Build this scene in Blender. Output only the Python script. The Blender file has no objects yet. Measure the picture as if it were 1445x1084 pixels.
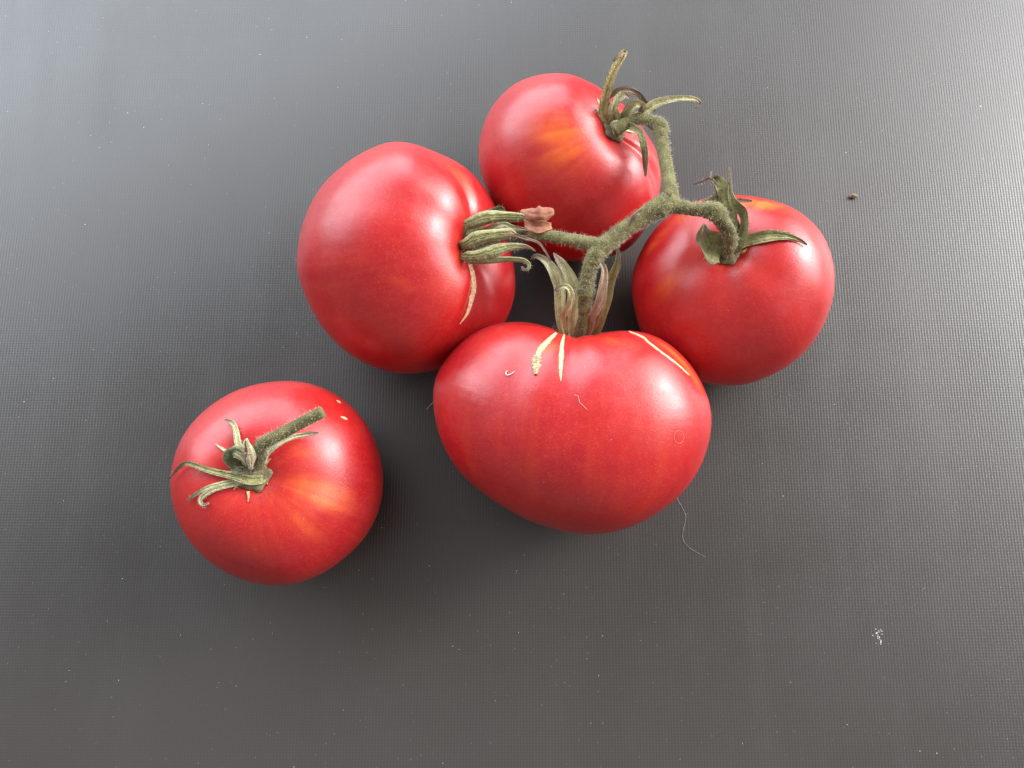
import bpy, math, random
import numpy as np
from mathutils import Vector
from mathutils.bvhtree import BVHTree
random.seed(7); rng = np.random.default_rng(7)
S = bpy.context.scene
COL = S.collection

# ------------------------------------------------------------------ camera
FPX, W, H = 1085.0, 1445.0, 1084.0          # focal length in pixels of the photograph
TILT = math.radians(12)                     # off straight-down
CAM = np.array([0.0, -0.30*math.sin(TILT), 0.30*math.cos(TILT)])
cd = bpy.data.cameras.new('camera'); co = bpy.data.objects.new('camera', cd); COL.objects.link(co)
co.location = CAM; co.rotation_euler = (TILT, 0, 0)
cd.sensor_width = 36; cd.lens = 36*FPX/W; cd.clip_start = 0.01; cd.clip_end = 50
S.camera = co

# ------------------------------------------------------------------ light
wd = bpy.data.worlds.new('World'); S.world = wd; wd.use_nodes = True
bg = wd.node_tree.nodes['Background']; bg.inputs[0].default_value = (0.95, 0.91, 0.87, 1); bg.inputs[1].default_value = 0.42

def area(name, az, el, dist, sx, sy, power, col, target=(0, 0.02, 0.03), spread=180):
    l = bpy.data.lights.new(name, 'AREA'); l.shape = 'RECTANGLE'; l.size = sx; l.size_y = sy
    l.energy = power; l.color = col; l.spread = math.radians(spread)
    o = bpy.data.objects.new(name, l); COL.objects.link(o)
    a, e = math.radians(az), math.radians(el)
    d = Vector((math.cos(a)*math.cos(e), math.sin(a)*math.cos(e), math.sin(e)))
    o.location = Vector(target) + d*dist
    o.rotation_euler = (-d).to_track_quat('-Z', 'Y').to_euler()
    return o
area('window_light_left', 122, 29, 2.0, 3.5, 1.75, 136, (0.80, 0.90, 1.0))
area('window_light_right', 24, 27, 2.0, 2.0, 1.6, 78, (0.97, 0.98, 1.0))
area('window_light_core', 22, 26, 1.9, 0.60, 0.70, 34, (1.0, 0.98, 0.95))

S.view_settings.view_transform = 'Standard'; S.view_settings.look = 'None'
S.view_settings.exposure = 0.0; S.view_settings.gamma = 1.0
S.cycles.use_denoising = True
S.cycles.max_bounces = 8

# ------------------------------------------------------------------ geometry helpers
RGT = np.array([1.0, 0, 0]); FWD = np.array([0, math.sin(TILT), -math.cos(TILT)]); UP = np.cross(RGT, FWD)
nrm = lambda a: a/np.linalg.norm(a)
def ray(px, py): return nrm(FWD*FPX + RGT*(px-W/2) + UP*(H/2-py))
def at(px, py, z):                          # the point at height z (metres) seen at that place
    d = ray(px, py); return CAM + d*((z-CAM[2])/d[2])
def proj(P):
    Q = P-CAM; w = Q@FWD
    return np.stack([W/2 + FPX*(Q@RGT)/w, H/2 - FPX*(Q@UP)/w], -1)

def mesh_obj(name, V, F, mat, parent=None, smooth=True, attrs=None):
    V = np.asarray(V, float)
    if parent is not None: V = V - np.array(parent_world(parent))
    me = bpy.data.meshes.new(name); me.from_pydata(V.tolist(), [], F); me.update()
    if smooth: me.shade_smooth()
    me.materials.append(mat)
    for k, a in (attrs or {}).items():
        at_ = me.attributes.new(k, 'FLOAT', 'POINT'); at_.data.foreach_set('value', np.asarray(a, np.float32))
    o = bpy.data.objects.new(name, me); COL.objects.link(o)
    if parent is not None: o.parent = parent
    return o
def parent_world(p):
    v = Vector((0, 0, 0))
    while p is not None: v = v + p.location; p = p.parent
    return v
def empty(name, loc, label, cat, group=None):
    o = bpy.data.objects.new(name, None); COL.objects.link(o); o.location = loc; o.empty_display_size = 0.01
    tag(o, label, cat, group); return o
def tag(o, label=None, cat=None, group=None, kind=None):
    for k, v in (('label', label), ('category', cat), ('group', group), ('kind', kind)):
        if v: o[k] = v
    return o

def catmull(P, n):
    P = np.asarray(P, float); out = []
    Q = np.vstack([2*P[0]-P[1], P, 2*P[-1]-P[-2]])
    m = len(P)-1
    for u in np.linspace(0, m, n):
        i = min(int(u), m-1); t = u-i; a, b, c, d = Q[i:i+4]
        out.append(0.5*((2*b)+(c-a)*t+(2*a-5*b+4*c-d)*t*t+(3*b-a-3*c+d)*t**3))
    return np.array(out)

# ------------------------------------------------------------------ materials
class NT:
    def __init__(s, name):
        s.m = bpy.data.materials.new(name); s.m.use_nodes = True; s.t = s.m.node_tree
        s.b = s.t.nodes['Principled BSDF']
    def n(s, typ, **kw):
        nd = s.t.nodes.new(typ)
        for k, v in kw.items():
            if k.startswith('_'): setattr(nd, k[1:], v)
        return nd
    def set(s, sock, v):
        if isinstance(v, bpy.types.NodeSocket): s.t.links.new(v, sock)
        else: sock.default_value = v
    def math(s, op, a, b=0.0, clamp=False):
        nd = s.n('ShaderNodeMath'); nd.operation = op; nd.use_clamp = clamp
        s.set(nd.inputs[0], a); s.set(nd.inputs[1], b); return nd.outputs[0]
    def noise(s, scale, detail=3, rough=0.5, vec=None):
        nd = s.n('ShaderNodeTexNoise'); nd.inputs['Scale'].default_value = scale
        nd.inputs['Detail'].default_value = detail; nd.inputs['Roughness'].default_value = rough
        if vec: s.t.links.new(vec, nd.inputs['Vector'])
        return nd.outputs['Fac']
    def ramp(s, fac, *stops):
        nd = s.n('ShaderNodeValToRGB'); e = nd.color_ramp.elements
        while len(e) < len(stops): e.new(0.5)
        for el, (p, c) in zip(e, stops):
            el.position = p; el.color = (*c, 1) if len(c) == 3 else c
        s.set(nd.inputs[0], fac); return nd.outputs[0]
    def fr(s, v, a, b, c=0.0, d=1.0):
        nd = s.n('ShaderNodeMapRange'); nd.interpolation_type = 'SMOOTHSTEP'
        s.set(nd.inputs[0], v)
        for i, x in enumerate((a, b, c, d)): nd.inputs[i+1].default_value = x
        return nd.outputs[0]
    def mix(s, f, a, b):
        nd = s.n('ShaderNodeMix'); nd.data_type = 'RGBA'
        s.set(nd.inputs[0], f)
        for i, x in ((6, a), (7, b)):
            s.set(nd.inputs[i], (*x, 1) if isinstance(x, tuple) and len(x) == 3 else x)
        return nd.outputs[2]
    def attr(s, name):
        nd = s.n('ShaderNodeAttribute'); nd.attribute_name = name; return nd.outputs['Fac']
    def pos(s): return s.n('ShaderNodeNewGeometry').outputs['Position']
    def obj(s): return s.n('ShaderNodeTexCoord').outputs['Object']
    def bump(s, h, strength, dist):
        nd = s.n('ShaderNodeBump'); nd.inputs['Strength'].default_value = strength
        nd.inputs['Distance'].default_value = dist; s.set(nd.inputs['Height'], h)
        s.t.links.new(nd.outputs[0], s.b.inputs['Normal'])
    def p(s, **kw):
        for k, v in kw.items():
            k = k.replace('_', ' ')
            s.set(s.b.inputs[k], (*v, 1) if isinstance(v, tuple) and len(v) == 3 and 'Color' in k else v)
        return s.m

def table_material():
    s = NT('textured_grey_plastic'); P = s.pos()
    sx = s.n('ShaderNodeSeparateXYZ'); s.t.links.new(P, sx.inputs[0])
    kx, ky = 2*math.pi/0.00112, 2*math.pi/0.00104
    wob = s.math('MULTIPLY', s.math('SUBTRACT', s.noise(260, 2), 0.5), 0.9)
    ax = s.math('ADD', s.math('MULTIPLY', sx.outputs[0], kx), wob)
    ay = s.math('ADD', s.math('MULTIPLY', sx.outputs[1], ky), wob)
    amp = s.fr(s.noise(1400, 2), 0.25, 0.75, 0.55, 1.4)
    gx = s.math('MULTIPLY', s.math('MULTIPLY', s.math('SINE', ax), 0.074), amp)
    gy = s.math('MULTIPLY', s.math('MULTIPLY', s.math('SINE', ay), 0.038), amp)
    cm = s.n('ShaderNodeCombineXYZ'); s.set(cm.inputs[0], gx); s.set(cm.inputs[1], gy); cm.inputs[2].default_value = 1
    vn = s.n('ShaderNodeVectorMath'); vn.operation = 'NORMALIZE'; s.t.links.new(cm.outputs[0], vn.inputs[0])
    s.t.links.new(vn.outputs[0], s.b.inputs['Normal'])
    # dimples between the raised dots are coloured slightly darker
    dots = s.math('MULTIPLY', s.math('ADD', s.math('COSINE', ax), 1.0), s.math('ADD', s.math('COSINE', ay), 1.0))
    big = s.noise(9, 4, 0.6)
    c = s.mix(s.fr(dots, 0.0, 2.4), (0.041, 0.036, 0.033), (0.047, 0.042, 0.039))
    c = s.mix(s.math('MULTIPLY', s.fr(big, 0.35, 0.7), 0.35), c, (0.054, 0.049, 0.046))
    mp = s.n('ShaderNodeMapping'); mp.inputs['Scale'].default_value = (60, 9, 1); mp.inputs['Rotation'].default_value = (0, 0, 0.7)
    s.t.links.new(P, mp.inputs[0])
    smear = s.noise(1.0, 4, 0.6, mp.outputs[0])
    spots = s.fr(s.noise(900, 2, 0.5), 0.70, 0.78)
    c = s.mix(s.math('MULTIPLY', spots, 0.35), c, (0.22, 0.21, 0.20))
    rough = s.math('ADD', s.fr(s.noise(11, 5, 0.65), 0.3, 0.7, 0.29, 0.39), s.fr(smear, 0.45, 0.75, 0.0, 0.06))
    return s.p(Base_Color=c, Roughness=rough, Specular_IOR_Level=0.62)

def skin_material():
    s = NT('tomato_skin'); o = s.obj()
    n1 = s.noise(38, 4, 0.6, o); n2 = s.noise(2100, 2, 0.5, o); n3 = s.noise(160, 3, 0.5, o)
    red = s.mix(s.fr(n1, 0.3, 0.72), (0.36, 0.004, 0.010), (0.45, 0.012, 0.011))
    n4 = s.noise(520, 5, 0.7, o)
    red = s.mix(s.math('MULTIPLY', s.fr(n4, 0.45, 0.75), 0.22), red, (0.56, 0.05, 0.03))
    red = s.mix(s.math('MULTIPLY', s.attr('vein'), 0.30), red, (0.50, 0.035, 0.010))
    y = s.math('ADD', s.attr('yellow'), s.math('MULTIPLY', s.math('SUBTRACT', n3, 0.5), s.math('MULTIPLY', s.attr('yellow'), 0.9)))
    c = s.mix(s.fr(y, 0.05, 1.0), red, (0.72, 0.125, 0.016))
    c = s.mix(s.attr('pale'), c, (0.85, 0.60, 0.30))
    sp = s.fr(n2, 0.56, 0.74, 0.0, 0.17)          # fine pale flecks in the skin
    c = s.mix(sp, c, (0.78, 0.20, 0.09))
    s.bump(s.math('ADD', s.math('MULTIPLY', n2, 0.5), s.math('MULTIPLY', n3, 1.0)), 0.16, 0.0006)
    r = s.fr(n3, 0.3, 0.7, 0.28, 0.40)
    return s.p(Base_Color=c, Roughness=r, Specular_IOR_Level=0.5, Subsurface_Weight=0.12, Subsurface_Radius=(0.006, 0.0014, 0.0008),
               Subsurface_Scale=0.6, Coat_Weight=0.22, Coat_Roughness=0.45)

M_TABLE = table_material(); M_SKIN = skin_material()

# ------------------------------------------------------------------ table
def table():
    x0, x1, y0, y1, t = -0.75, 0.75, -0.55, 0.60, 0.025
    V = [(x, y, z) for z in (-t, 0) for y in (y0, y1) for x in (x0, x1)]
    F = [(0, 2, 3, 1), (4, 5, 7, 6), (0, 1, 5, 4), (2, 6, 7, 3), (0, 4, 6, 2), (1, 3, 7, 5)]
    o = mesh_obj('table_top', V, F, M_TABLE, smooth=False)
    tag(o, 'dark grey textured plastic table top with fine dot grain', kind='structure')
table()

# ------------------------------------------------------------------ tomatoes
class Fruit: pass
def shape(f, R, D):
    """radius along directions D (n,3)"""
    x, y, z = D@f.e1, D@f.e2, D@f.v
    ph = np.arctan2(y, x); rho = np.hypot(x, y)
    Rp = np.interp(ph, f.ph3, np.tile(R, 3))
    Dz = np.where(z > 0, f.Dp, f.Dm)
    return ((rho/Rp)**f.p + (np.abs(z)/Dz)**f.p)**(-1/f.p)

def fruit(outline, cpx, zc, Dp, pole_px, dimple, grooves, p=2.25, na=230, ns=380, Dm=None, back=0.0):
    f = Fruit(); f.p = p; f.cpx = np.array(cpx, float)
    f.C = at(*cpx, zc); f.v = nrm(CAM-f.C)
    f.e1 = nrm(RGT - f.v*(RGT@f.v)); f.e2 = np.cross(f.v, f.e1)
    f.Dp = Dp; f.Dm = Dm or (zc + 0.003)
    NB = 72; ph = np.linspace(-math.pi, math.pi, NB, endpoint=False)
    f.ph3 = np.concatenate([ph-2*math.pi, ph, ph+2*math.pi])
    O = np.array(outline, float); d = O-f.cpx
    oph = np.arctan2(-d[:, 1], d[:, 0]); orr = np.hypot(d[:, 0], d[:, 1])
    k = np.argsort(oph); oph, orr = oph[k], orr[k]
    tgt = np.interp(ph, np.concatenate([oph-2*math.pi, oph, oph+2*math.pi]), np.tile(orr, 3))
    sm = lambda a: (np.roll(a, 1)+2*a+np.roll(a, -1))/4
    tgt = sm(tgt)
    dep = (f.C-CAM)@FWD
    R = tgt*dep/FPX
    def hit(px, py, R):                     # direction from centre to base surface seen at a pixel
        d = ray(px, py); t0 = (f.C-CAM)@d; best = None
        for t in np.linspace(t0-0.06, t0+0.03, 400):
            q = CAM+d*t-f.C; l = np.linalg.norm(q)
            if l < shape(f, R, (q/l)[None])[0]: return q/l
        q = CAM+d*t0-f.C; return nrm(q)
    f.s = nrm(hit(*pole_px, R) - f.v*back)
    f.u = nrm(np.cross(f.s, [0.3, 0.9, 0.1])); f.w = np.cross(f.s, f.u)
    gr = []
    for (tx, ty, gd, gw, a1, a2) in grooves:
        q = hit(tx, ty, R); gr.append((math.atan2(q@f.w, q@f.u), gd, gw, a1, a2))
    al = np.linspace(0, math.pi, na+1)[1:-1]; ps = np.linspace(0, 2*math.pi, ns, endpoint=False)
    A, Ps = np.meshgrid(al, ps, indexing='ij'); A, Ps = A.ravel(), Ps.ravel()
    A = np.concatenate([[0], A, [math.pi]]); Ps = np.concatenate([[0], Ps, [0]])
    D = np.cos(A)[:, None]*f.s + (np.sin(A)*np.cos(Ps))[:, None]*f.u + (np.sin(A)*np.sin(Ps))[:, None]*f.w
    mod = np.ones(len(A))
    for dd, wdt in dimple: mod -= dd*np.exp(-(A/wdt)**2)
    for (g, gd, gw, a1, a2) in gr:
        dp = (Ps-g+math.pi) % (2*math.pi)-math.pi
        mod -= gd*np.exp(-(dp/gw)**2)*np.exp(-((A-a1)/a2)**2)*(1-np.exp(-(A/0.12)**2))
    for it in range(7):
        X = f.C + (shape(f, R, D)*mod)[:, None]*D
        z = X[:, 2]; kk = 0.005
        X[:, 2] = 0.5*(z+np.sqrt(z*z+kk*kk))
        if it == 6: break
        q = proj(X)-f.cpx; qa = np.arctan2(-q[:, 1], q[:, 0]); qr = np.hypot(q[:, 0], q[:, 1])
        b = ((qa+math.pi)/(2*math.pi)*NB+0.5).astype(int) % NB
        mx = np.zeros(NB); np.maximum.at(mx, b, qr)
        R = R*np.clip(sm(sm(tgt/np.maximum(mx, 1))), 0.85, 1.18)
        R = 0.85*R+0.15*sm(R)
    X[:, 2] -= X[:, 2].min()
    n = len(al); F = []
    for j in range(ns): F.append((0, 1+j, 1+(j+1) % ns))
    for i in range(n-1):
        a = 1+i*ns
        for j in range(ns):
            k2 = (j+1) % ns; F.append((a+j, a+ns+j, a+ns+k2, a+k2))
    last = len(X)-1; a = 1+(n-1)*ns
    for j in range(ns): F.append((a+j, last, a+(j+1) % ns))
    f.X, f.F, f.A, f.Ps = X, F, A, Ps
    f.bvh = BVHTree.FromPolygons([tuple(x) for x in X], F)
    f.pole = X[0]
    return f

def on(f, px, py, lift=0.0):                # point on the fruit seen at a pixel, raised along the normal
    d = ray(px, py); loc, no, i, t = f.bvh.ray_cast(Vector(CAM), Vector(d))
    if loc is None:
        loc, no, i, t = f.bvh.find_nearest(Vector(CAM+d*((f.C-CAM)@d)))
    no = np.array(no)
    if no@(np.array(loc)-f.C) < 0: no = -no
    return np.array(loc)+no*lift
def onn(f, px, py):
    a = on(f, px, py); return nrm(on(f, px, py, 0.001)-a)

def patches(f, lst):
    """soft blotches of colour: (px,py, major-axis end px,py, minor/major, strength)"""
    v = np.zeros(len(f.X))
    for (x, y, x2, y2, asp, st) in lst:
        c = on(f, x, y); e = on(f, x2, y2); n = onn(f, x, y)
        a = e-c; L = np.linalg.norm(a); a = a/L; b = nrm(np.cross(n, a))
        q = f.X-c; u = (q@a)/L; w = (q@b)/(L*asp); h = (q@n)/(L*1.2)
        v = np.maximum(v, st*np.exp(-(u*u+w*w+h*h)*0.8))
    k = np.zeros(len(f.X))
    for fr, am in ((9, .5), (17, .35), (31, .3), (53, .2)):
        k += am*np.sin(fr*f.Ps+rng.uniform(0, 6.3)+1.5*np.sin(3*f.A+fr))
    return np.clip(v*(0.82+0.28*k), 0, 1)

def veins(f):
    k = np.zeros(len(f.X))
    for fr, am in ((11, .4), (23, .4), (41, .35), (67, .3), (101, .25)):
        k += am*np.sin(fr*f.Ps+rng.uniform(0, 6.3)+1.2*np.sin(2.3*f.A+fr))*np.sin(1.7*f.A*(1+fr*.01)+fr)
    return np.clip(k, 0, 1)*np.sin(np.clip(f.A, 0, math.pi))
OUT = {
 'loose': [(237.7,685),(242,650),(251,623),(273,591),(302.6,566),(338,548),(373.5,539),(412,536),(444,542),(471,554),(500,577.5),(521,605.6),(534,638),(540,673.5),(537,709),(527,738),(509,765),(480,791.5),(444,814),(409,825.5),(373.5,825.5),(338,818),(302.6,800),(273,774),(252.5,744),(242,715)],
 'left': [(417,375),(420.5,337),(430.7,300),(451,262),(478.5,235),(512.6,211),(550,197),(584,199),(618,214),(652.6,231),(673,248.5),(690,272),(702,294),(714,328),(725,365),(729,402),(724,429),(717,446),(700,473),(672,498),(640,514),(605,523),(591,526.6),(553.6,525),(519.5,515),(485,494),(458,467),(434,426)],
 'top': [(674,220.5),(676.6,193),(685,162),(701.5,137.5),(723.7,116.7),(751,104),(782,99.6),(809.5,101.5),(831.6,111),(851,123),(872,138),(893,158),(909,180),(925.7,204),(932.6,226),(935,248),(932.6,267.6),(924,298),(909,325.7),(887,350.6),(853,363),(823,368),(792,366),(765,358),(735,340),(708,312),(688,270)],
 'right': [(890.7,405),(894.5,380),(907,348.6),(929,317),(954,295),(979,284),(1001,276.5),(1035.6,273),(1073,276.5),(1111,286),(1136,300),(1158,322),(1173.7,351.7),(1180.6,386),(1178,421),(1167,452),(1148.6,483.5),(1123.5,508.6),(1092,527.4),(1054.5,541.5),(1023,543.7),(995,540),(968,532),(940,515),(915,490),(901,455),(894.5,427)],
 'big': [(608.4,562),(610.7,539.4),(622,513.6),(644.6,484.6),(673.6,462),(709,450.7),(741.4,449.7),(770.4,455.5),(790,463.6),(806,468.4),(831.8,468.4),(857.6,464.5),(890,462),(922,468.4),(951,486),(974,508.8),(993,539.4),(1004.5,571.7),(1006,600.8),(999.6,636.3),(983.5,671.8),(954.4,707.3),(922,730),(883,747.6),(844.7,755),(806,752.5),(770.4,742.8),(725,723.4),(686.5,700.8),(651,671.8),(628.4,639.5),(614,600.8)],
}
# groove: (pixel it runs through, depth, width in azimuth, polar angle of its middle, its reach)
F1 = fruit(OUT['loose'], (388, 682), 0.031, 0.030, (352, 668), [(0.10, 0.42), (0.06, 0.2)],
           [(470, 690, .020, .30, .8, .6), (300, 600, .022, .35, .8, .6), (330, 780, .014, .35, .9, .6), (430, 560, .014, .35, .9, .6)])
F2 = fruit(OUT['left'], (573, 362), 0.037, 0.036, (680, 345), [(0.17, 0.48), (0.13, 0.2)],
           [(580, 284, .028, .24, .85, .55), (664, 258, .045, .2, .7, .5), (684, 425, .10, .24, .6, .55)], back=0.15)
F3 = fruit(OUT['top'], (805, 234), 0.033, 0.032, (879, 172), [(0.10, 0.42), (0.06, 0.2)],
           [(917, 215, .06, .18, .55, .45), (800, 180, .012, .4, .7, .5), (860, 290, .012, .35, .8, .5)])
F5 = fruit(OUT['right'], (1035, 410), 0.031, 0.030, (1026, 345), [(0.10, 0.42), (0.06, 0.2)],
           [(1030, 420, .022, .35, .6, .4), (1110, 400, .018, .3, .7, .45), (950, 390, .02, .35, .7, .5), (1040, 300, .02, .4, .6, .5)])
F4 = fruit(OUT['big'], (806, 602), 0.036, 0.035, (815, 474), [(0.10, 0.40), (0.10, 0.18)],
           [(797, 560, .045, .22, .65, .55), (722, 560, .040, .20, .8, .5), (880, 520, .02, .25, .8, .6)], na=260, ns=440, back=0.38)

TOMS = {}
def tomato(key, f, label, yellow, group=None, pale=()):
    base = Vector((f.C[0], f.C[1], 0))
    e = empty('tomato', base, label, 'tomato', group)
    o = mesh_obj('fruit', f.X, f.F, M_SKIN, e, attrs={'yellow': patches(f, yellow), 'pale': patches(f, pale), 'vein': veins(f)})
    TOMS[key] = (e, f); return e
G = 'tomatoes on the vine'
T1 = tomato('loose', F1, 'single red tomato lying apart from the vine with a short cut stem', [(455, 700, 495, 712, .45, .9), (435, 738, 475, 752, .6, .36), (435, 640, 465, 650, .5, .4), (400, 700, 480, 720, .8, .28), (370, 770, 420, 780, .6, .2)])
T2 = tomato('left', F2, 'leftmost tomato on the vine, turned sideways with a long pale crack beside its calyx',
            [(648, 250, 615, 220, .3, .45), (565, 400, 590, 410, .4, .35), (640, 380, 650, 330, .4, .3)], G)
T3 = tomato('top', F3, 'red tomato at the back of the vine with an orange patch on its shoulder',
            [(785, 185, 825, 192, .6, .9), (800, 220, 835, 200, .7, .65), (800, 195, 860, 200, .8, .35), (850, 230, 880, 250, .8, .2)], G)
T5 = tomato('right', F5, 'red tomato at the right end of the vine with orange shoulders', [(942, 398, 962, 372, .55, .6), (1070, 287, 1115, 298, .4, .9), (1000, 290, 1050, 282, .3, .7), (930, 335, 955, 312, .4, .55), (1030, 375, 1080, 380, .3, .3), (1000, 330, 940, 390, .6, .25)], G)
T4 = tomato('big', F4, 'largest red tomato, broad heart shape in front, with scarred corky streaks on top', [(960, 508, 990, 550, .25, .75), (870, 482, 905, 490, .5, .4), (775, 490, 760, 510, .5, .6), (850, 480, 800, 520, .5, .2)], G)

# ------------------------------------------------------------------ green parts: materials
def leaf_material(name, base, light, tip, edge):
    s = NT(name); o = s.obj(); t = s.attr('t'); e = s.attr('e')
    n = s.noise(420, 4, 0.6, o); n2 = s.noise(1700, 3, 0.6, o)
    c = s.mix(s.fr(n, 0.3, 0.7), base, light)
    c = s.mix(s.math('MULTIPLY', s.fr(n2, 0.45, 0.75), 0.5), c, edge)
    n5 = s.noise(900, 5, 0.7, o)
    c = s.mix(s.math('MULTIPLY', s.fr(n5, 0.55, 0.72), 0.35), c, tuple(x*0.45 for x in base))
    c = s.mix(s.math('MULTIPLY', s.fr(e, 0.0, 0.12, 1.0, 0.0), 0.45), c, edge)
    c = s.mix(s.math('MULTIPLY', s.fr(s.math('ADD', e, s.math('MULTIPLY', s.math('SUBTRACT', n, 0.5), 0.5)), 0.70, 1.0), 0.8), c, edge)
    tt = s.math('ADD', t, s.math('MULTIPLY', s.math('SUBTRACT', n, 0.5), 0.35))
    c = s.mix(s.fr(tt, 0.66, 0.92), c, tip)
    w = s.n('ShaderNodeTexWave'); w.inputs['Scale'].default_value = 1.0
    s.bump(s.math('ADD', s.math('MULTIPLY', s.math('SINE', s.math('ADD', s.math('MULTIPLY', e, 9.0), s.math('MULTIPLY', n, 6.0))), 0.30), s.math('ADD', n2, s.math('ADD', n, n5))), 1.0, 0.0008)
    s.t.nodes.remove(w)
    return s.p(Base_Color=c, Roughness=0.75, Specular_IOR_Level=0.25, Subsurface_Weight=0.0, Sheen_Weight=0.15)
M_GREEN = leaf_material('sepal_green', (0.19, 0.18, 0.048), (0.38, 0.36, 0.14), (0.34, 0.22, 0.13), (0.50, 0.46, 0.27))
M_PALE = leaf_material('sepal_pale', (0.46, 0.43, 0.18), (0.68, 0.64, 0.37), (0.42, 0.30, 0.20), (0.62, 0.57, 0.40))
M_CREAM = leaf_material('sepal_cream', (0.56, 0.52, 0.20), (0.78, 0.74, 0.42), (0.45, 0.33, 0.22), (0.70, 0.66, 0.48))
M_DARK = leaf_material('sepal_dark', (0.11, 0.115, 0.040), (0.22, 0.22, 0.10), (0.26, 0.17, 0.10), (0.36, 0.34, 0.21))
M_BROWN = leaf_material('sepal_dry', (0.22, 0.12, 0.075), (0.38, 0.25, 0.17), (0.16, 0.09, 0.06), (0.52, 0.40, 0.30))
M_PINK = leaf_material('sepal_blush', (0.42, 0.17, 0.10), (0.55, 0.38, 0.24), (0.62, 0.52, 0.42), (0.62, 0.50, 0.36))
M_TAN = leaf_material('sepal_tan', (0.46, 0.35, 0.11), (0.64, 0.50, 0.22), (0.30, 0.20, 0.10), (0.58, 0.50, 0.32))
M_RECEP = leaf_material('receptacle_brown', (0.10, 0.075, 0.032), (0.20, 0.16, 0.07), (0.2, 0.15, 0.1), (0.30, 0.25, 0.14))
def stem_material():
    s = NT('stem_green'); o = s.obj(); n = s.noise(300, 4, 0.6, o); n2 = s.noise(2400, 3, 0.6, o)
    c = s.mix(s.fr(n, 0.3, 0.7), (0.085, 0.072, 0.026), (0.190, 0.165, 0.062))
    c = s.mix(s.math('MULTIPLY', s.fr(n2, 0.5, 0.75), 0.6), c, (0.42, 0.39, 0.22))
    s.bump(s.math('ADD', n2, n), 0.8, 0.0007)
    return s.p(Base_Color=c, Roughness=0.8, Specular_IOR_Level=0.2, Sheen_Weight=0.1, Sheen_Roughness=0.5)
M_STEM = stem_material()
def simple(name, c1, c2, rough, scale=800, bump=0.4):
    s = NT(name); n = s.noise(scale, 4, 0.6, s.obj())
    s.bump(n, bump, 0.0005)
    return s.p(Base_Color=s.mix(s.fr(n, 0.3, 0.7), c1, c2), Roughness=rough, Specular_IOR_Level=0.3)
M_FUZZ = simple('fuzz_pale', (0.50, 0.47, 0.32), (0.62, 0.59, 0.45), 0.6)
def cork():
    s = NT('cork_scar'); o = s.obj(); n = s.noise(1300, 4, 0.6, o); n2 = s.noise(500, 3, 0.6, o); e = s.attr('e')
    c = s.mix(s.fr(n, 0.3, 0.7), (0.46, 0.27, 0.13), (0.68, 0.54, 0.36))
    ee = s.math('ADD', e, s.math('MULTIPLY', s.math('SUBTRACT', n2, 0.5), 1.1))
    c = s.mix(s.fr(ee, 0.45, 0.95), c, (0.60, 0.13, 0.04))
    s.bump(n, 0.7, 0.0006)
    return s.p(Base_Color=c, Roughness=0.6, Specular_IOR_Level=0.3)
M_CORK = cork()
M_CORKD = simple('cork_brown', (0.25, 0.14, 0.07), (0.60, 0.48, 0.30), 0.7, 1500, 0.8)
M_DUST = simple('dust_pale', (0.55, 0.52, 0.48), (0.75, 0.72, 0.68), 0.8)
M_PAPER = simple('dry_petal', (0.25, 0.085, 0.05), (0.38, 0.17, 0.10), 0.65, 350, 0.9)
M_HAIR = simple('hair', (0.40, 0.37, 0.34), (0.55, 0.52, 0.48), 0.4)
M_CRUMB = simple('crumb', (0.08, 0.05, 0.03), (0.30, 0.22, 0.13), 0.7, 1500)

# ------------------------------------------------------------------ ribbons and tubes
def clampP(f, P, lift=0.0009):              # keep a point outside the fruit
    if f is None: return P
    loc, no, i, d = f.bvh.find_nearest(Vector(P)); loc = np.array(loc); no = np.array(no)
    if no@(loc-f.C) < 0: no = -no
    return loc+no*lift if (P-loc)@no < lift else P
def path(f, spec, free=1, z0=None):
    z0 = f.pole[2] if z0 is None else z0
    out = []
    for i, (x, y, dz) in enumerate(spec):
        P = at(x, y, z0+dz*0.001); out.append(P if i < free else clampP(f, P))
    return np.array(out)

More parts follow.
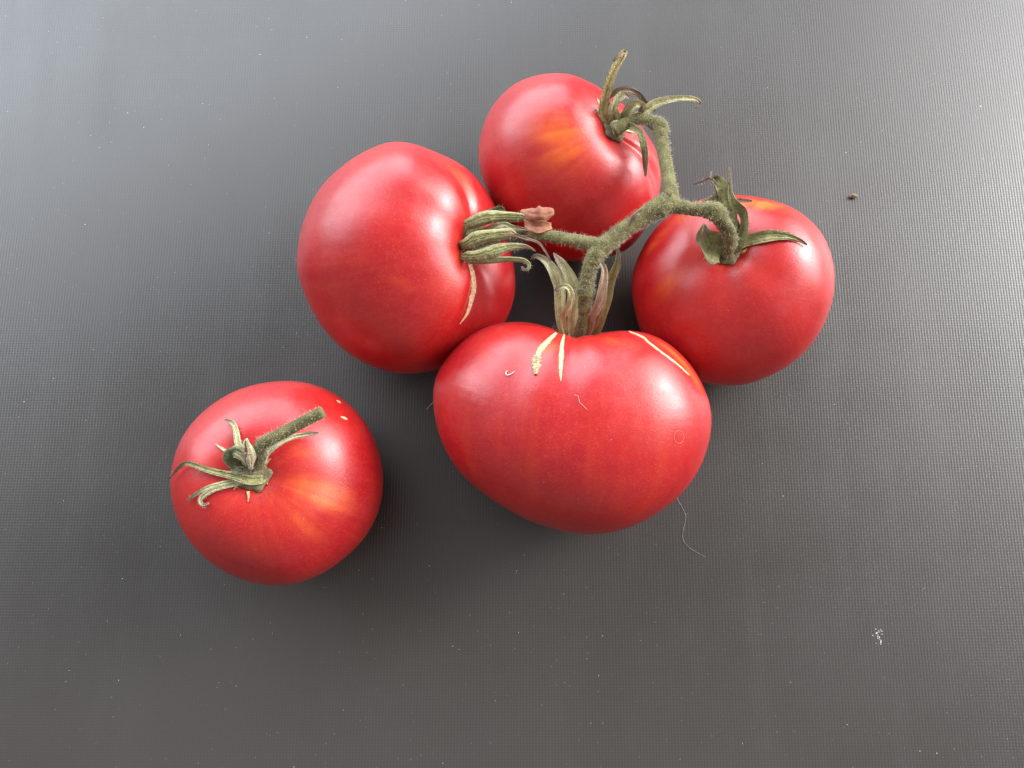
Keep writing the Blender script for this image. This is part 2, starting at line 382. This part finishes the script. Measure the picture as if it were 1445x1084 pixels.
def ribbon(name, P, widths, mat, parent, roll=(0, 0), cup=0.25, n=30, m=8, thick=0.0003, hint=None, ripple=0.2, label=None):
    C = catmull(P, n); T = np.gradient(C, axis=0); T /= np.linalg.norm(T, axis=1)[:, None]
    u = np.linspace(0, 1, n); wp = np.interp(u, np.linspace(0, 1, len(widths)), widths)*1.15
    depth = (C-CAM)@FWD
    wm = wp*depth/FPX/2
    ph = rng.uniform(0, 6.28, 4)
    V = []; te = []; ee = []
    for side in (1, -1):
        for i in range(n):
            N0 = nrm(CAM-C[i]) if hint is None else np.array(hint)
            L = nrm(np.cross(T[i], N0)); N = np.cross(L, T[i])
            r = math.radians(roll[0]+(roll[1]-roll[0])*u[i]); L, N = L*math.cos(r)+N*math.sin(r), N*math.cos(r)-L*math.sin(r)
            for j in range(m+1):
                x = -1+2*j/m; w = wm[i]*(1+ripple*0.6*math.sin(u[i]*17+ph[0]+(1.7 if x > 0 else 0)))
                h = cup*wm[i]*(x*x) + ripple*wm[i]*math.sin(u[i]*11+ph[1]+x*2.2)*abs(x) - 0.10*wm[i]*math.exp(-(x/0.18)**2)
                th = thick*side*0.5*(1-x**4*0.8)
                V.append(C[i]+L*(x*w)+N*(h+th)); te.append(u[i]); ee.append(abs(x))
    F = []; k = n*(m+1)
    for i in range(n-1):
        for j in range(m):
            a = i*(m+1)+j
            F.append((a, a+1, a+m+2, a+m+1)); F.append((k+a, k+a+m+1, k+a+m+2, k+a+1))
        a = i*(m+1); F.append((a, a+m+1, k+a+m+1, k+a)); a += m; F.append((a, k+a, k+a+m+1, a+m+1))
    for i in (0, n-1):
        for j in range(m):
            a = i*(m+1)+j; F.append((a, k+a, k+a+1, a+1) if i == 0 else (a, a+1, k+a+1, k+a))
    o = mesh_obj(name, V, F, mat, parent, attrs={'t': te, 'e': ee})
    if label: o['label'] = label
    o['_c'] = 0; del o['_c']
    return o, C, wm

def tube_data(P, radii, n=60, m=16, lump=0.05):
    C = catmull(P, n); T = np.gradient(C, axis=0); T /= np.linalg.norm(T, axis=1)[:, None]
    R = np.interp(np.linspace(0, 1, n), np.linspace(0, 1, len(radii)), radii)
    N = nrm(np.cross(T[0], [0.31, 0.2, 0.93])); V = []; ph = rng.uniform(0, 6.28, 5)
    Ns = []
    for i in range(n):
        N = nrm(N-T[i]*(N@T[i])); B = np.cross(T[i], N); Ns.append((N, B))
        for j in range(m):
            a = 2*math.pi*j/m
            r = R[i]*(1+lump*math.sin(3*a+ph[0]+i*0.11)+lump*0.8*math.sin(i*0.31+ph[1]+a)+lump*0.5*math.sin(i*0.77+ph[2]-2*a))
            V.append(C[i]+(N*math.cos(a)+B*math.sin(a))*r)
    F = [(i*m+j, i*m+(j+1) % m, (i+1)*m+(j+1) % m, (i+1)*m+j) for i in range(n-1) for j in range(m)]
    V.append(C[0]-T[0]*R[0]*0.25); V.append(C[-1]+T[-1]*R[-1]*0.2); a, b = len(V)-2, len(V)-1
    F += [(a, (j+1) % m, j) for j in range(m)]+[(b, (n-1)*m+j, (n-1)*m+(j+1) % m) for j in range(m)]
    return np.array(V), F, C, Ns, R
def spikes(B, D, L, r):                     # thin three-sided hairs
    V = []; F = []
    for b, d, l in zip(B, D, L):
        d = nrm(d); x = nrm(np.cross(d, [0.3, 0.5, 0.8])); y = np.cross(d, x); k = len(V)
        bend = nrm(rng.normal(size=3))*l*0.22
        mid = b+d*l*0.55; tip = b+d*l+bend
        for q in range(3):
            a = q*2.0944; V.append(b-d*l*0.05+(x*math.cos(a)+y*math.sin(a))*r)
        for q in range(3):
            a = q*2.0944; V.append(mid+(x*math.cos(a)+y*math.sin(a))*r*0.8)
        V.append(tip)
        for q in range(3):
            p = (q+1) % 3; F.append((k+q, k+p, k+3+p, k+3+q)); F.append((k+3+q, k+3+p, k+6))
    return V, F
def tube(name, P, radii, parent, fuzz=900, mat=None, n=60, label=None, lump=0.05, flen=(0.0004, 0.0013)):
    V, F, C, Ns, R = tube_data(P, radii, n, 16, lump)
    o = mesh_obj(name, V, F, mat or M_STEM, parent)
    if label: o['label'] = label
    if fuzz:
        B = []; D = []; L = []
        for _ in range(fuzz):
            i = rng.integers(1, n-1); a = rng.uniform(0, 6.283); N, Bn = Ns[i]
            d = N*math.cos(a)+Bn*math.sin(a); T = nrm(C[i+1]-C[i-1]); tt = rng.uniform(-.5, .5)
            B.append(C[i]+T*tt*np.linalg.norm(C[i+1]-C[i])+d*R[i]*0.97); D.append(d+rng.normal(size=3)*0.28)
            L.append(rng.uniform(*flen)*(1.5 if rng.random() < .12 else 1))
        V2, F2 = spikes(B, D, L, 0.000028)
        h = mesh_obj('fuzz', V2, F2, M_FUZZ, o, smooth=False); h['kind'] = 'stuff'
    return o, C
def receptacle(f, e, r=0.0052, h=0.0022, drop=0.0):
    """green star-shaped disc that the sepals grow from"""
    m, V, F = 40, [], []
    prof = [(1.0, -0.0003), (1.02, 0.0003), (0.8, 0.0009), (0.55, 0.0014), (0.42, h), (0.0, h+0.0004)]
    for k, (pr, ph) in enumerate(prof):
        for j in range(m):
            a = 2*math.pi*j/m; rr = r*pr*(1+(0.10*math.cos(5*a+1)+0.05*math.sin(9*a))*(pr > .5))
            p = f.pole+(f.u*math.cos(a)+f.w*math.sin(a))*rr+f.s*(ph-drop)
            if pr > 0.5: p = clampP(f, p, 0.0003+ph*0.6)
            V.append(p)
    for k in range(len(prof)-1):
        for j in range(m): F.append((k*m+j, k*m+(j+1) % m, (k+1)*m+(j+1) % m, (k+1)*m+j))
    mesh_obj('receptacle', V, F, M_RECEP, e, attrs={'t': np.zeros(len(V)), 'e': np.zeros(len(V))})
FUZZ = {}
def sepal(e, f, spec, widths, mat=M_GREEN, start=0.0035, hairs=40, **kw):
    P = path(f, spec, 0)
    d = P[0]-f.pole; d = d-f.s*(d@f.s); l = np.linalg.norm(d)
    st = f.pole+(d/l*min(start, l*0.6) if l > 1e-5 else 0)+f.s*0.0012
    P = np.vstack([st, P])
    if kw.pop('clamp', True) is False: P = np.vstack([st, path(f, spec, 99)])
    o, C, wm = ribbon('sepal', P, widths, mat, e, **kw)
    acc = FUZZ.setdefault(e.name, (e, [], [], []))
    for _ in range(hairs):
        i = rng.integers(1, len(C)-1); T = nrm(C[i+1]-C[i-1]); v = nrm(CAM-C[i]); L = nrm(np.cross(T, v))
        sg = rng.choice([-1, 1]); x = rng.uniform(0.2, 1.0)
        acc[1].append(C[i]+L*sg*x*wm[i]); acc[2].append(L*sg*0.8+v*rng.uniform(0, 1)+T*rng.normal()*0.3); acc[3].append(rng.uniform(.0004, .0012))
    return o
def scar(e, f, pxs, widths, mat=M_CORK, lift=0.00012, n=40, name='scar', label=None, rag=0.18):
    C2 = catmull(np.array(pxs, float), n); w = np.interp(np.linspace(0, 1, n), np.linspace(0, 1, len(widths)), widths)
    T = np.gradient(C2, axis=0); T /= np.linalg.norm(T, axis=1)[:, None]; V = []; F = []; m = 7; ee = []
    for i in range(n):
        L = np.array([-T[i][1], T[i][0]])
        for j in range(m):
            x = -1+2*j/(m-1); q = C2[i]+L*x*w[i]*0.5*(1+rag*rng.normal()*(abs(x) > .9)); ee.append(abs(x))
            V.append(on(f, q[0], q[1], -0.0004 if abs(x) > .9 else lift*(1+0.5*rng.normal()*0.4)))
    for i in range(n-1):
        for j in range(m-1): a = i*m+j; F.append((a, a+1, a+m+1, a+m))
    o = mesh_obj(name, V, F, mat, e, attrs={'e': ee})
    if label: o['label'] = label
    return o

# ------------------------------------------------------------------ loose tomato: calyx, stem, marks
receptacle(F1, T1, 0.0052)
p1 = F1.pole[2]*1000
tube('stem', path(F1, [(358, 664, -1), (364, 648, 3.5), (370, 629, 8), (386, 618, 10.5), (420, 600, 12.5), (455, 581, 14)], 6),
     [.0026, .0024, .0022, .00185, .00175, .0018], T1, 900, lump=.03)
sepal(T1, F1, [(346, 648, 1.5), (338, 629, 2.5), (335.5, 610, 2.2), (328.6, 598, 2.2), (317, 592, 2)], [8, 9, 8, 7, 6, 2], M_PALE, cup=.5)
sepal(T1, F1, [(372, 676, 1), (352, 677, 4), (330, 672, 5), (316.5, 669, 4), (290.5, 662, 4), (264.6, 654, 3), (252.5, 660, 1), (238.6, 676, -2)], [3, 9, 12, 10, 8, 7, 6, 4, 1.5], M_GREEN, cup=.5)
sepal(T1, F1, [(338, 678, 1), (327, 681, 1.5), (299, 688, 1.5), (282, 697, 1.2), (263.7, 707, 1)], [9, 7, 6, 6, 5, 1.5], M_PALE, cup=.4)
sepal(T1, F1, [(340, 682, 1), (328.6, 685.5, 1.2), (308, 690, 1.8), (294, 696.7, 2), (287, 705, 1.6), (289, 712, 2), (296, 710, 3)], [9, 7, 6, 6, 7, 6, 4, 3], M_PALE, cup=.4)
sepal(T1, F1, [(374, 645, 2), (381, 636, 2.5), (391, 627.5, 2.8), (411.7, 617, 2.5), (434, 612.8, 2), (449.7, 611, 1.8)], [8, 8, 7, 7, 7, 6, 3], M_PALE, cup=.5)
sepal(T1, F1, [(346, 648, 4), (346, 634, 7), (347.5, 625, 8.6), (350.5, 634, 9.5), (352.5, 648, 9), (354, 664, 7.5)], [8, 9, 11, 12, 13, 13, 4], M_PALE, cup=.5, roll=(0, 180))
sepal(T1, F1, [(338, 662, 2), (328, 651, 5), (326, 641, 7), (333, 637, 8.5), (343, 646, 8.5), (351, 660, 7.5)], [10, 14, 17, 17, 15, 10, 3], M_DARK, cup=.3)
sepal(T1, F1, [(340, 664, 3), (330, 662, 4.5), (338, 667, 6), (350, 664, 6.5)], [9, 10, 8, 6, 3], M_DARK, cup=.5)
for pxs, w in (([(325, 641), (314, 634), (305, 627)], [10, 6, 1]), ([(372, 678), (378, 684)], [7, 1]), ([(350, 694), (351, 702), (350, 709)], [7, 4, 1]), ([(376, 652), (383, 647)], [6, 1]), ([(334, 686), (329, 692)], [6, 1])):
    scar(T1, F1, pxs, w, M_CORK, 0.0005, 14, 'torn_skin')
scar(T1, F1, [(475, 565), (478, 567), (481, 569)], [1, 3.5, 1], M_CORK, n=10); scar(T1, F1, [(481, 588), (485.6, 590), (490, 592)], [2, 5, 2], M_CORK, n=10)

# ------------------------------------------------------------------ left tomato
receptacle(F2, T2, 0.0046)
sepal(T2, F2, [(662, 334, 4), (672, 318, 5), (690, 303, 6), (706, 296, 7), (713, 301, 7)], [12, 13, 14, 13, 9, 3], M_DARK, cup=.4, start=.005)
sepal(T2, F2, [(652, 324, 7), (667.7, 313, 9), (691.7, 307, 11), (723, 306, 12), (743, 308, 12), (754, 311.5, 12)], [9, 13, 16, 16, 13, 7, 1], M_GREEN, cup=-.45, start=.006, clamp=False)
sepal(T2, F2, [(700, 320, 9), (712, 317, 10), (723, 321, 10.5), (736, 323, 10), (751, 326, 10)], [8, 8, 8, 6, 5, 2], M_PALE, cup=.4)
sepal(T2, F2, [(653, 347, 9), (667.7, 339, 12), (695, 332, 14), (719, 330, 14.5), (732, 334, 14)], [9, 14, 17, 16, 12, 4], M_GREEN, cup=-.5, start=.006, clamp=False)
ribbon('sepal_tip', path(F2, [(726, 331, 14.5), (743, 337, 14), (754, 340, 14), (762, 344.6, 14), (769, 354, 14), (777, 369, 13)], 9), [5, 4, 3.5, 3, 3, 2], M_BROWN, T2, n=24)
sepal(T2, F2, [(655, 363, 9), (677, 361, 11.5), (701, 354, 13), (723, 348, 13), (743, 348.5, 12.5), (756, 355, 12)], [9, 14, 17, 15, 11, 5, 1], M_GREEN, cup=-.5, start=.006, clamp=False)
sepal(T2, F2, [(668, 368, 6), (701, 367, 8), (723, 366, 9), (737.8, 367, 9), (746, 373, 9), (745, 380, 9), (739, 381, 9), (736, 376, 9.5)], [8, 8, 8, 7, 6, 5, 4, 3, 2], M_GREEN, cup=-.4, clamp=False)
sepal(T2, F2, [(668, 352, 5), (690, 345, 7), (706, 342, 7)], [9, 13, 12, 4], M_DARK, cup=.4)
scar(T2, F2, [(663, 372), (667.7, 390.7), (668.6, 409), (664, 427.6), (658.5, 444), (649, 457)], [7, 9, 9, 8, 5, 1], M_CORK, label='long pale corky crack')

# ------------------------------------------------------------------ back tomato
receptacle(F3, T3, 0.0046)
sepal(T3, F3, [(858, 170, 3), (852, 160, 5), (852, 146, 7), (857, 126, 10), (867, 99, 13), (878, 80, 14), (881, 73, 14), (873, 79, 15), (865, 86, 14.5)], [10, 13, 13, 12, 11, 10, 9, 6, 5, 2], M_TAN, cup=.6, clamp=False, label='yellow-green sepal standing upright')
sepal(T3, F3, [(858, 152, 5), (857, 140, 7), (868, 130, 9), (884, 127, 10), (901, 133, 9), (912, 146, 7), (924, 157, 6)], [7, 7, 7, 8, 8, 7, 5, 2], M_BROWN, cup=.6, clamp=False, label='dry brown arched sepal')
sepal(T3, F3, [(867, 166, 4), (866, 154, 7), (870, 141, 9), (881, 134, 10), (888, 138, 9)], [10, 13, 13, 11, 9, 5], M_CREAM, cup=.5)
sepal(T3, F3, [(880, 164, 4), (888, 154, 7), (898, 147, 9), (906, 149, 9), (904, 158, 7)], [9, 11, 12, 12, 9, 6], M_CREAM, cup=.7)
sepal(T3, F3, [(892, 166, 4), (904, 161, 5), (920, 149, 7), (942, 141, 8), (964.5, 138, 8), (981, 140, 7), (988, 146, 5.5), (981, 153, 5)], [9, 10, 11, 11, 9, 7, 5, 3, 2], M_CREAM, cup=.5, clamp=False)
sepal(T3, F3, [(869, 176, 4), (871, 184, 4), (874, 191, 3)], [10, 13, 12, 9], M_CREAM, cup=.3)
sepal(T3, F3, [(884, 178, 4), (895, 181, 6), (905, 190, 7), (908.5, 209, 6), (910.5, 231, 3), (911, 249, 1)], [8, 8, 9, 9, 8, 7, 2], M_GREEN, cup=.5)
for pxs, w in (([(848, 152), (842, 140)], [7, 1]), ([(846, 160), (840, 154)], [6, 1]), ([(880, 184), (893, 188)], [5, 2])):
    scar(T3, F3, pxs, w, M_CORK, 0.0004, 12, 'torn_skin')

# ------------------------------------------------------------------ right tomato
receptacle(F5, T5, 0.0046)
sepal(T5, F5, [(1018, 356, 3), (1005, 349, 5), (996, 334, 7), (993, 316, 8)], [16, 30, 34, 26, 5], M_GREEN, cup=.45, roll=(0, -20), hairs=60)
sepal(T5, F5, [(1036, 349, 3), (1054.5, 340, 4), (1079.6, 338, 4), (1104.7, 341, 3.5), (1119, 346, 3), (1125, 354, 1.5)], [10, 13, 16, 14, 10, 5, 2], M_GREEN, cup=.4)
sepal(T5, F5, [(1042, 346, 4), (1050, 330, 6), (1052, 313, 8), (1048, 298, 10), (1039, 287, 12), (1033, 273, 13), (1031, 254.5, 14), (1029, 236, 14)], [12, 13, 12, 11, 12, 12, 9, 7, 2], M_GREEN, cup=.6, roll=(0, 50), clamp=False)
sepal(T5, F5, [(1034, 335, 4), (1033, 311, 7), (1027, 283, 10), (1020, 265, 12), (1010.5, 253, 12), (1003.5, 255, 12), (1003.5, 242, 12)], [10, 11, 12, 17, 18, 10, 4, 2], M_GREEN, cup=.5, clamp=False)
sepal(T5, F5, [(1012, 268, 11.5), (1001, 253.5, 12), (991.7, 256, 11.5), (979, 260, 11)], [5, 5, 5, 4, 2], M_BROWN, cup=.4, clamp=False)
sepal(T5, F5, [(1036, 300, 8), (1040, 285, 9), (1048, 283, 9), (1061, 284, 8)], [6, 6, 6, 5, 3], M_BROWN, cup=.4, clamp=False)
sepal(T5, F5, [(1022, 312, 7), (1017, 284, 9), (1006, 281, 10), (988, 288, 9)], [8, 10, 11, 10, 3], M_PALE, cup=.4, clamp=False)
sepal(T5, F5, [(1034, 340, 3), (1038, 325, 5), (1036, 300, 7)], [10, 12, 12, 4], M_DARK, cup=.4, clamp=False)
scar(T5, F5, [(995, 354), (1004, 358), (1012, 361)], [3, 5, 2], M_CORK, .0004, 12, 'torn_skin'); scar(T5, F5, [(1038, 358), (1048, 356), (1054, 351)], [3, 5, 2], M_CORK, .0004, 12, 'torn_skin')

# ------------------------------------------------------------------ big tomato
receptacle(F4, T4, 0.0046)
sepal(T4, F4, [(795, 466, 5), (792, 447, 8), (790, 422, 12), (789, 402, 14), (782, 382, 16), (770, 368, 17), (756, 361.5, 16.5), (749, 366, 15)], [11, 11, 13, 15, 15, 14, 10, 5, 1.5], M_CREAM, cup=.5, clamp=False, hairs=70)
sepal(T4, F4, [(797, 466, 6), (795, 447, 10), (803, 432, 15), (806.5, 416, 18), (800.5, 405, 19), (789, 406, 18), (783.5, 411, 17)], [9, 8, 8, 9, 9, 8, 6, 4], M_CREAM, cup=.5, clamp=False)
sepal(T4, F4, [(809, 464, 6), (811, 440, 10), (811, 414, 14), (804.6, 390, 17), (792, 372, 18.5), (781, 357, 18)], [13, 13, 16, 17, 15, 11, 1.5], M_CREAM, cup=.5, clamp=False, hairs=70)
sepal(T4, F4, [(829, 465, 7), (836, 447, 11), (845, 428, 15), (851, 406, 18), (853, 382, 20), (846, 366, 20), (850, 355, 20.5)], [11, 12, 13, 12, 11, 9, 5, 2], M_PINK, cup=.5, clamp=False, label='dry pinkish sepal')
sepal(T4, F4, [(843, 465, 5), (851, 447, 9), (857, 426, 12), (862, 402, 14), (871, 380, 16), (873, 361, 17), (871.6, 341, 17)], [10, 10, 10, 10, 13, 14, 6, 1.5], M_TAN, cup=.6, clamp=False, roll=(0, 40), label='yellow tan sepal')
sepal(T4, F4, [(800, 470, 1), (790, 466, 3), (780, 461, 4)], [8, 8, 9, 3], M_BROWN, cup=.3, clamp=False)
scar(T4, F4, [(785, 470), (773, 482), (763, 493), (757, 506), (755, 514)], [5, 10, 12, 11, 9], M_CORK, label='broad white corky streak')
scar(T4, F4, [(757, 503), (756, 514), (756, 529)], [12, 15, 5], M_CORKD, .0006, 24, rag=.5, name='dry_flake')
scar(T4, F4, [(796.5, 471), (793, 487), (792, 504), (791, 525), (791.4, 538)], [3, 8, 10, 7, 1], M_CORK, label='narrow pale corky streak')
scar(T4, F4, [(887, 467.7), (907, 476), (914.6, 483), (933, 497), (953, 512), (972.7, 529.5)], [2, 4, 4, 3.5, 3.5, 2], M_CORK, n=60, label='thin pale crack line')

M_RING = simple('pale_ring', (0.50, 0.06, 0.045), (0.58, 0.10, 0.07), 0.35)
scar(T4, F4, [(958+7*math.cos(a*.6283), 617+9*math.sin(a*.6283)) for a in range(11)], [1.8, 1.8], M_RING, .00006, 40, 'ring_mark')
for e, B, D, L in FUZZ.values():
    V, Fc = spikes(B, D, L, 0.000026); h = mesh_obj('fuzz', V, Fc, M_FUZZ, e, smooth=False); h['kind'] = 'stuff'

# ------------------------------------------------------------------ vine
zJ1, zJ2 = 0.066, 0.069
J1, J2 = at(849, 349, zJ1), at(943, 287, zJ2)
vine = empty('tomato_vine', (J1[0], J1[1], 0), 'branched fuzzy green stem joining four tomatoes', 'stem')
mp = np.array([J1, at(872, 331, .0668), at(900, 311, .0676), at(925, 296, .0688), J2])
tube('main_stem', mp, [.0029, .0027, .0026, .0028, .0034, .0033], vine, 1500)
pl4 = F4.pole
tube('fruit_stem', np.array([J1+(J1-at(840, 362, .066))*0.3, at(838, 364, .0655), at(830, 386, .063), at(827, 405, .0605)]), [.0030, .0026, .0023, .0023], vine, 800)
tube('stem_joint', np.array([at(828, 400, .0607), at(827, 410, .0598), at(826.5, 418, .059)]), [.0023, .0029, .0026], vine, 200, n=14)
tube('fruit_stem', np.array([at(827, 412, .0595), at(825.5, 430, .0565), at(824, 452, .0525), pl4+F4.s*0.001]), [.0024, .0022, .0023, .0030], vine, 300)
tube('fruit_stem', np.array([F2.pole+F2.s*0.001, at(700, 333, F2.pole[2]+.006), at(730, 330, .058), at(760, 331, .061), at(795, 337, .063), at(825, 342, .065), J1]), [.0026, .0022, .0019, .0019, .0019, .0021, .0027], vine, 900)
tube('fruit_stem', np.array([J2+np.array([0, -.001, -.0005]), at(946, 270, .0685), at(940, 235, .066), at(935, 203, .064), at(931, 182, .063)]), [.0030, .0024, .0021, .0021, .0024], vine, 700)
tube('stem_joint', np.array([at(934, 190, .0632), at(931, 178, .063), at(922, 172, .0625)]), [.0022, .0028, .0022], vine, 150, n=14)
tube('fruit_stem', np.array([at(927, 175, .0628), at(912, 169, .062), at(892, 170, .0600), F3.pole+F3.s*.001+(CAM-F3.pole)*0.012]), [.0022, .0020, .0019, .0022], vine, 500)
tube('fruit_stem', np.array([J2, at(958, 292, .069), at(980, 295, .069), at(1000, 297, .0692)]), [.0032, .0023, .0020, .0022], vine, 500)
tube('stem_joint', np.array([at(994, 297, .0692), at(1008, 299, .0692), at(1018, 308, .0688)]), [.0022, .0031, .0027], vine, 200, n=16)
tube('fruit_stem', np.array([at(1014, 304, .0688), at(1023, 318, .067), at(1030, 334, .064), F5.pole+F5.s*.001]), [.0027, .0023, .0022, .0030], vine, 400)
ribbon('bract', np.array([at(888, 318, .070), at(896, 304, .0725), at(906, 296, .073)]), [3, 6, 2], M_BROWN, vine, n=14)

# ------------------------------------------------------------------ loose bits
pb = at(757, 310, .062)
pet = empty('dried_petal', pb, 'crumpled brown papery petal behind the left calyx tips', 'petal')
ribbon('petal_lobe', np.array([at(735, 297, .0632), at(748, 301, .0648), at(764, 303, .0655), at(782, 300, .0640)]), [5, 17, 21, 19, 9], M_PAPER, pet, n=26, m=12, cup=-.5, ripple=.16, roll=(30, -15), thick=.0002)
ribbon('petal_lobe', np.array([at(741, 308, .0636), at(750, 317, .0640), at(763, 320, .0640), at(778, 319, .0630)]), [6, 13, 16, 14, 7], M_PAPER, pet, n=26, m=12, cup=.5, ripple=.16, roll=(-30, 10), thick=.0002)
def strand(name, P, r, mat, label, cat, n=50):
    V, F, C, Ns, R = tube_data(np.array(P), [r, r, r*.7], n, 5, 0); loc = Vector(V.mean(0))
    o = mesh_obj(name, V-np.array(loc), F, mat); o.location = loc; return tag(o, label, cat)
strand('hair', [at(x, y, z) for x, y, z in ((955, 703, .0004), (964, 718.8, .0003), (967.8, 728.7, .0006), (966.4, 739.8, .0003), (963.7, 751, .0005), (963.7, 760.8, .0003), (968.7, 768.6, .0004), (979.7, 777.5, .0003), (995, 786, .0003))], .000042, M_HAIR,
       'thin pale curved hair on the table below the big tomato', 'hair')
strand('fibre', [on(F4, x, y, .0003) for x, y in ((716, 524), (714, 527), (716, 530), (721, 528.5), (726, 525))], .00014, M_DUST, 'small white hooked fibre on the big tomato', 'fibre', 24)
strand('fibre', [on(F4, x, y, .0002) for x, y in ((810.5, 557.5), (816, 560), (818, 568), (823.6, 573), (829, 579))], .000035, M_DUST, 'faint wavy thread on the middle of the big tomato', 'fibre', 24)
strand('fibre', [on(F4, 613, 566, .0002), on(F4, 610, 570, .0006), at(606, 573, .037), at(602, 578, .037)], .00008, M_BROWN, 'tiny brown sliver at the left edge of the big tomato', 'fibre', 16)
def lump(name, c, r, mat, label, cat):
    V = []; F = []; n, m = 10, 14; ph = rng.uniform(0, 6, 3)
    for i in range(n+1):
        for j in range(m):
            a, b = math.pi*i/n, 2*math.pi*j/m; k = 1+.2*math.sin(2*b+ph[0])*math.sin(a)+.15*math.sin(3*a+ph[1]+b)
            V.append((r[0]*k*math.sin(a)*math.cos(b), r[1]*k*math.sin(a)*math.sin(b), r[2]*(math.cos(a)*k+1.0)))
    for i in range(n):
        for j in range(m): F.append((i*m+j, (i+1)*m+j, (i+1)*m+(j+1) % m, i*m+(j+1) % m))
    o = mesh_obj(name, V, F, mat); o.location = Vector((c[0], c[1], -min(v[2] for v in V))); return tag(o, label, cat)
lump('crumb', at(1203, 278, 0), (.0013, .0010, .0008), M_CRUMB, 'tiny dark brown crumb on the table right of the tomatoes', 'crumb')

def flakes(P, N, size):
    V = []; F = []
    for p, nn, s_ in zip(P, N, size):
        x = nrm(np.cross(nn, rng.normal(size=3))); y = np.cross(nn, x); k = len(V); el = rng.uniform(.35, 1)
        for q in range(5): a = q*1.2566; rr = s_*rng.uniform(.6, 1.1); V.append(p+x*rr*math.cos(a)+y*rr*el*math.sin(a)+nn*.00004)
        V.append(p+nn*s_*.5)
        for q in range(5): F.append((k+q, k+(q+1) % 5, k+5))
        F.append((k+4, k+3, k+2, k+1, k))
    return V, F
n = 650; xy = np.stack([rng.uniform(-20, 1465, n), rng.uniform(-20, 1104, n)], 1)
P = [at(x, y, 0) for x, y in xy]+[at(x, y, 0) for x, y in ((367, 77), *[(1238+rng.normal()*3+q*.25, 888+q) for q in range(0, 22)], (419, 470), (1105, 700), (34, 567), (203, 180), (1298, 1060), (1322, 1063))]
sz = np.concatenate([rng.lognormal(-9.35, .45, n), np.full(len(P)-n, .00026)])
V, Fc = flakes(P, [np.array([0, 0, 1.])]*len(P), sz); d = mesh_obj('dust', V, Fc, M_DUST, smooth=False); tag(d, 'fine pale dust specks scattered over the table', 'dust', kind='stuff')
for e, f, n in ((T1, F1, 45), (T2, F2, 50), (T3, F3, 40), (T5, F5, 60), (T4, F4, 150)):
    Ps, Ns = [], []
    for i in rng.integers(0, len(f.X), n):
        q = f.X[i]
        if q[2] < .02: continue
        nn = nrm(q-f.C); Ps.append(q+nn*.00003); Ns.append(nn)
    V, Fc = flakes(Ps, Ns, rng.lognormal(-9.5, .4, len(Ps))); o = mesh_obj('dust', V, Fc, M_DUST, e, smooth=False); o['kind'] = 'stuff'
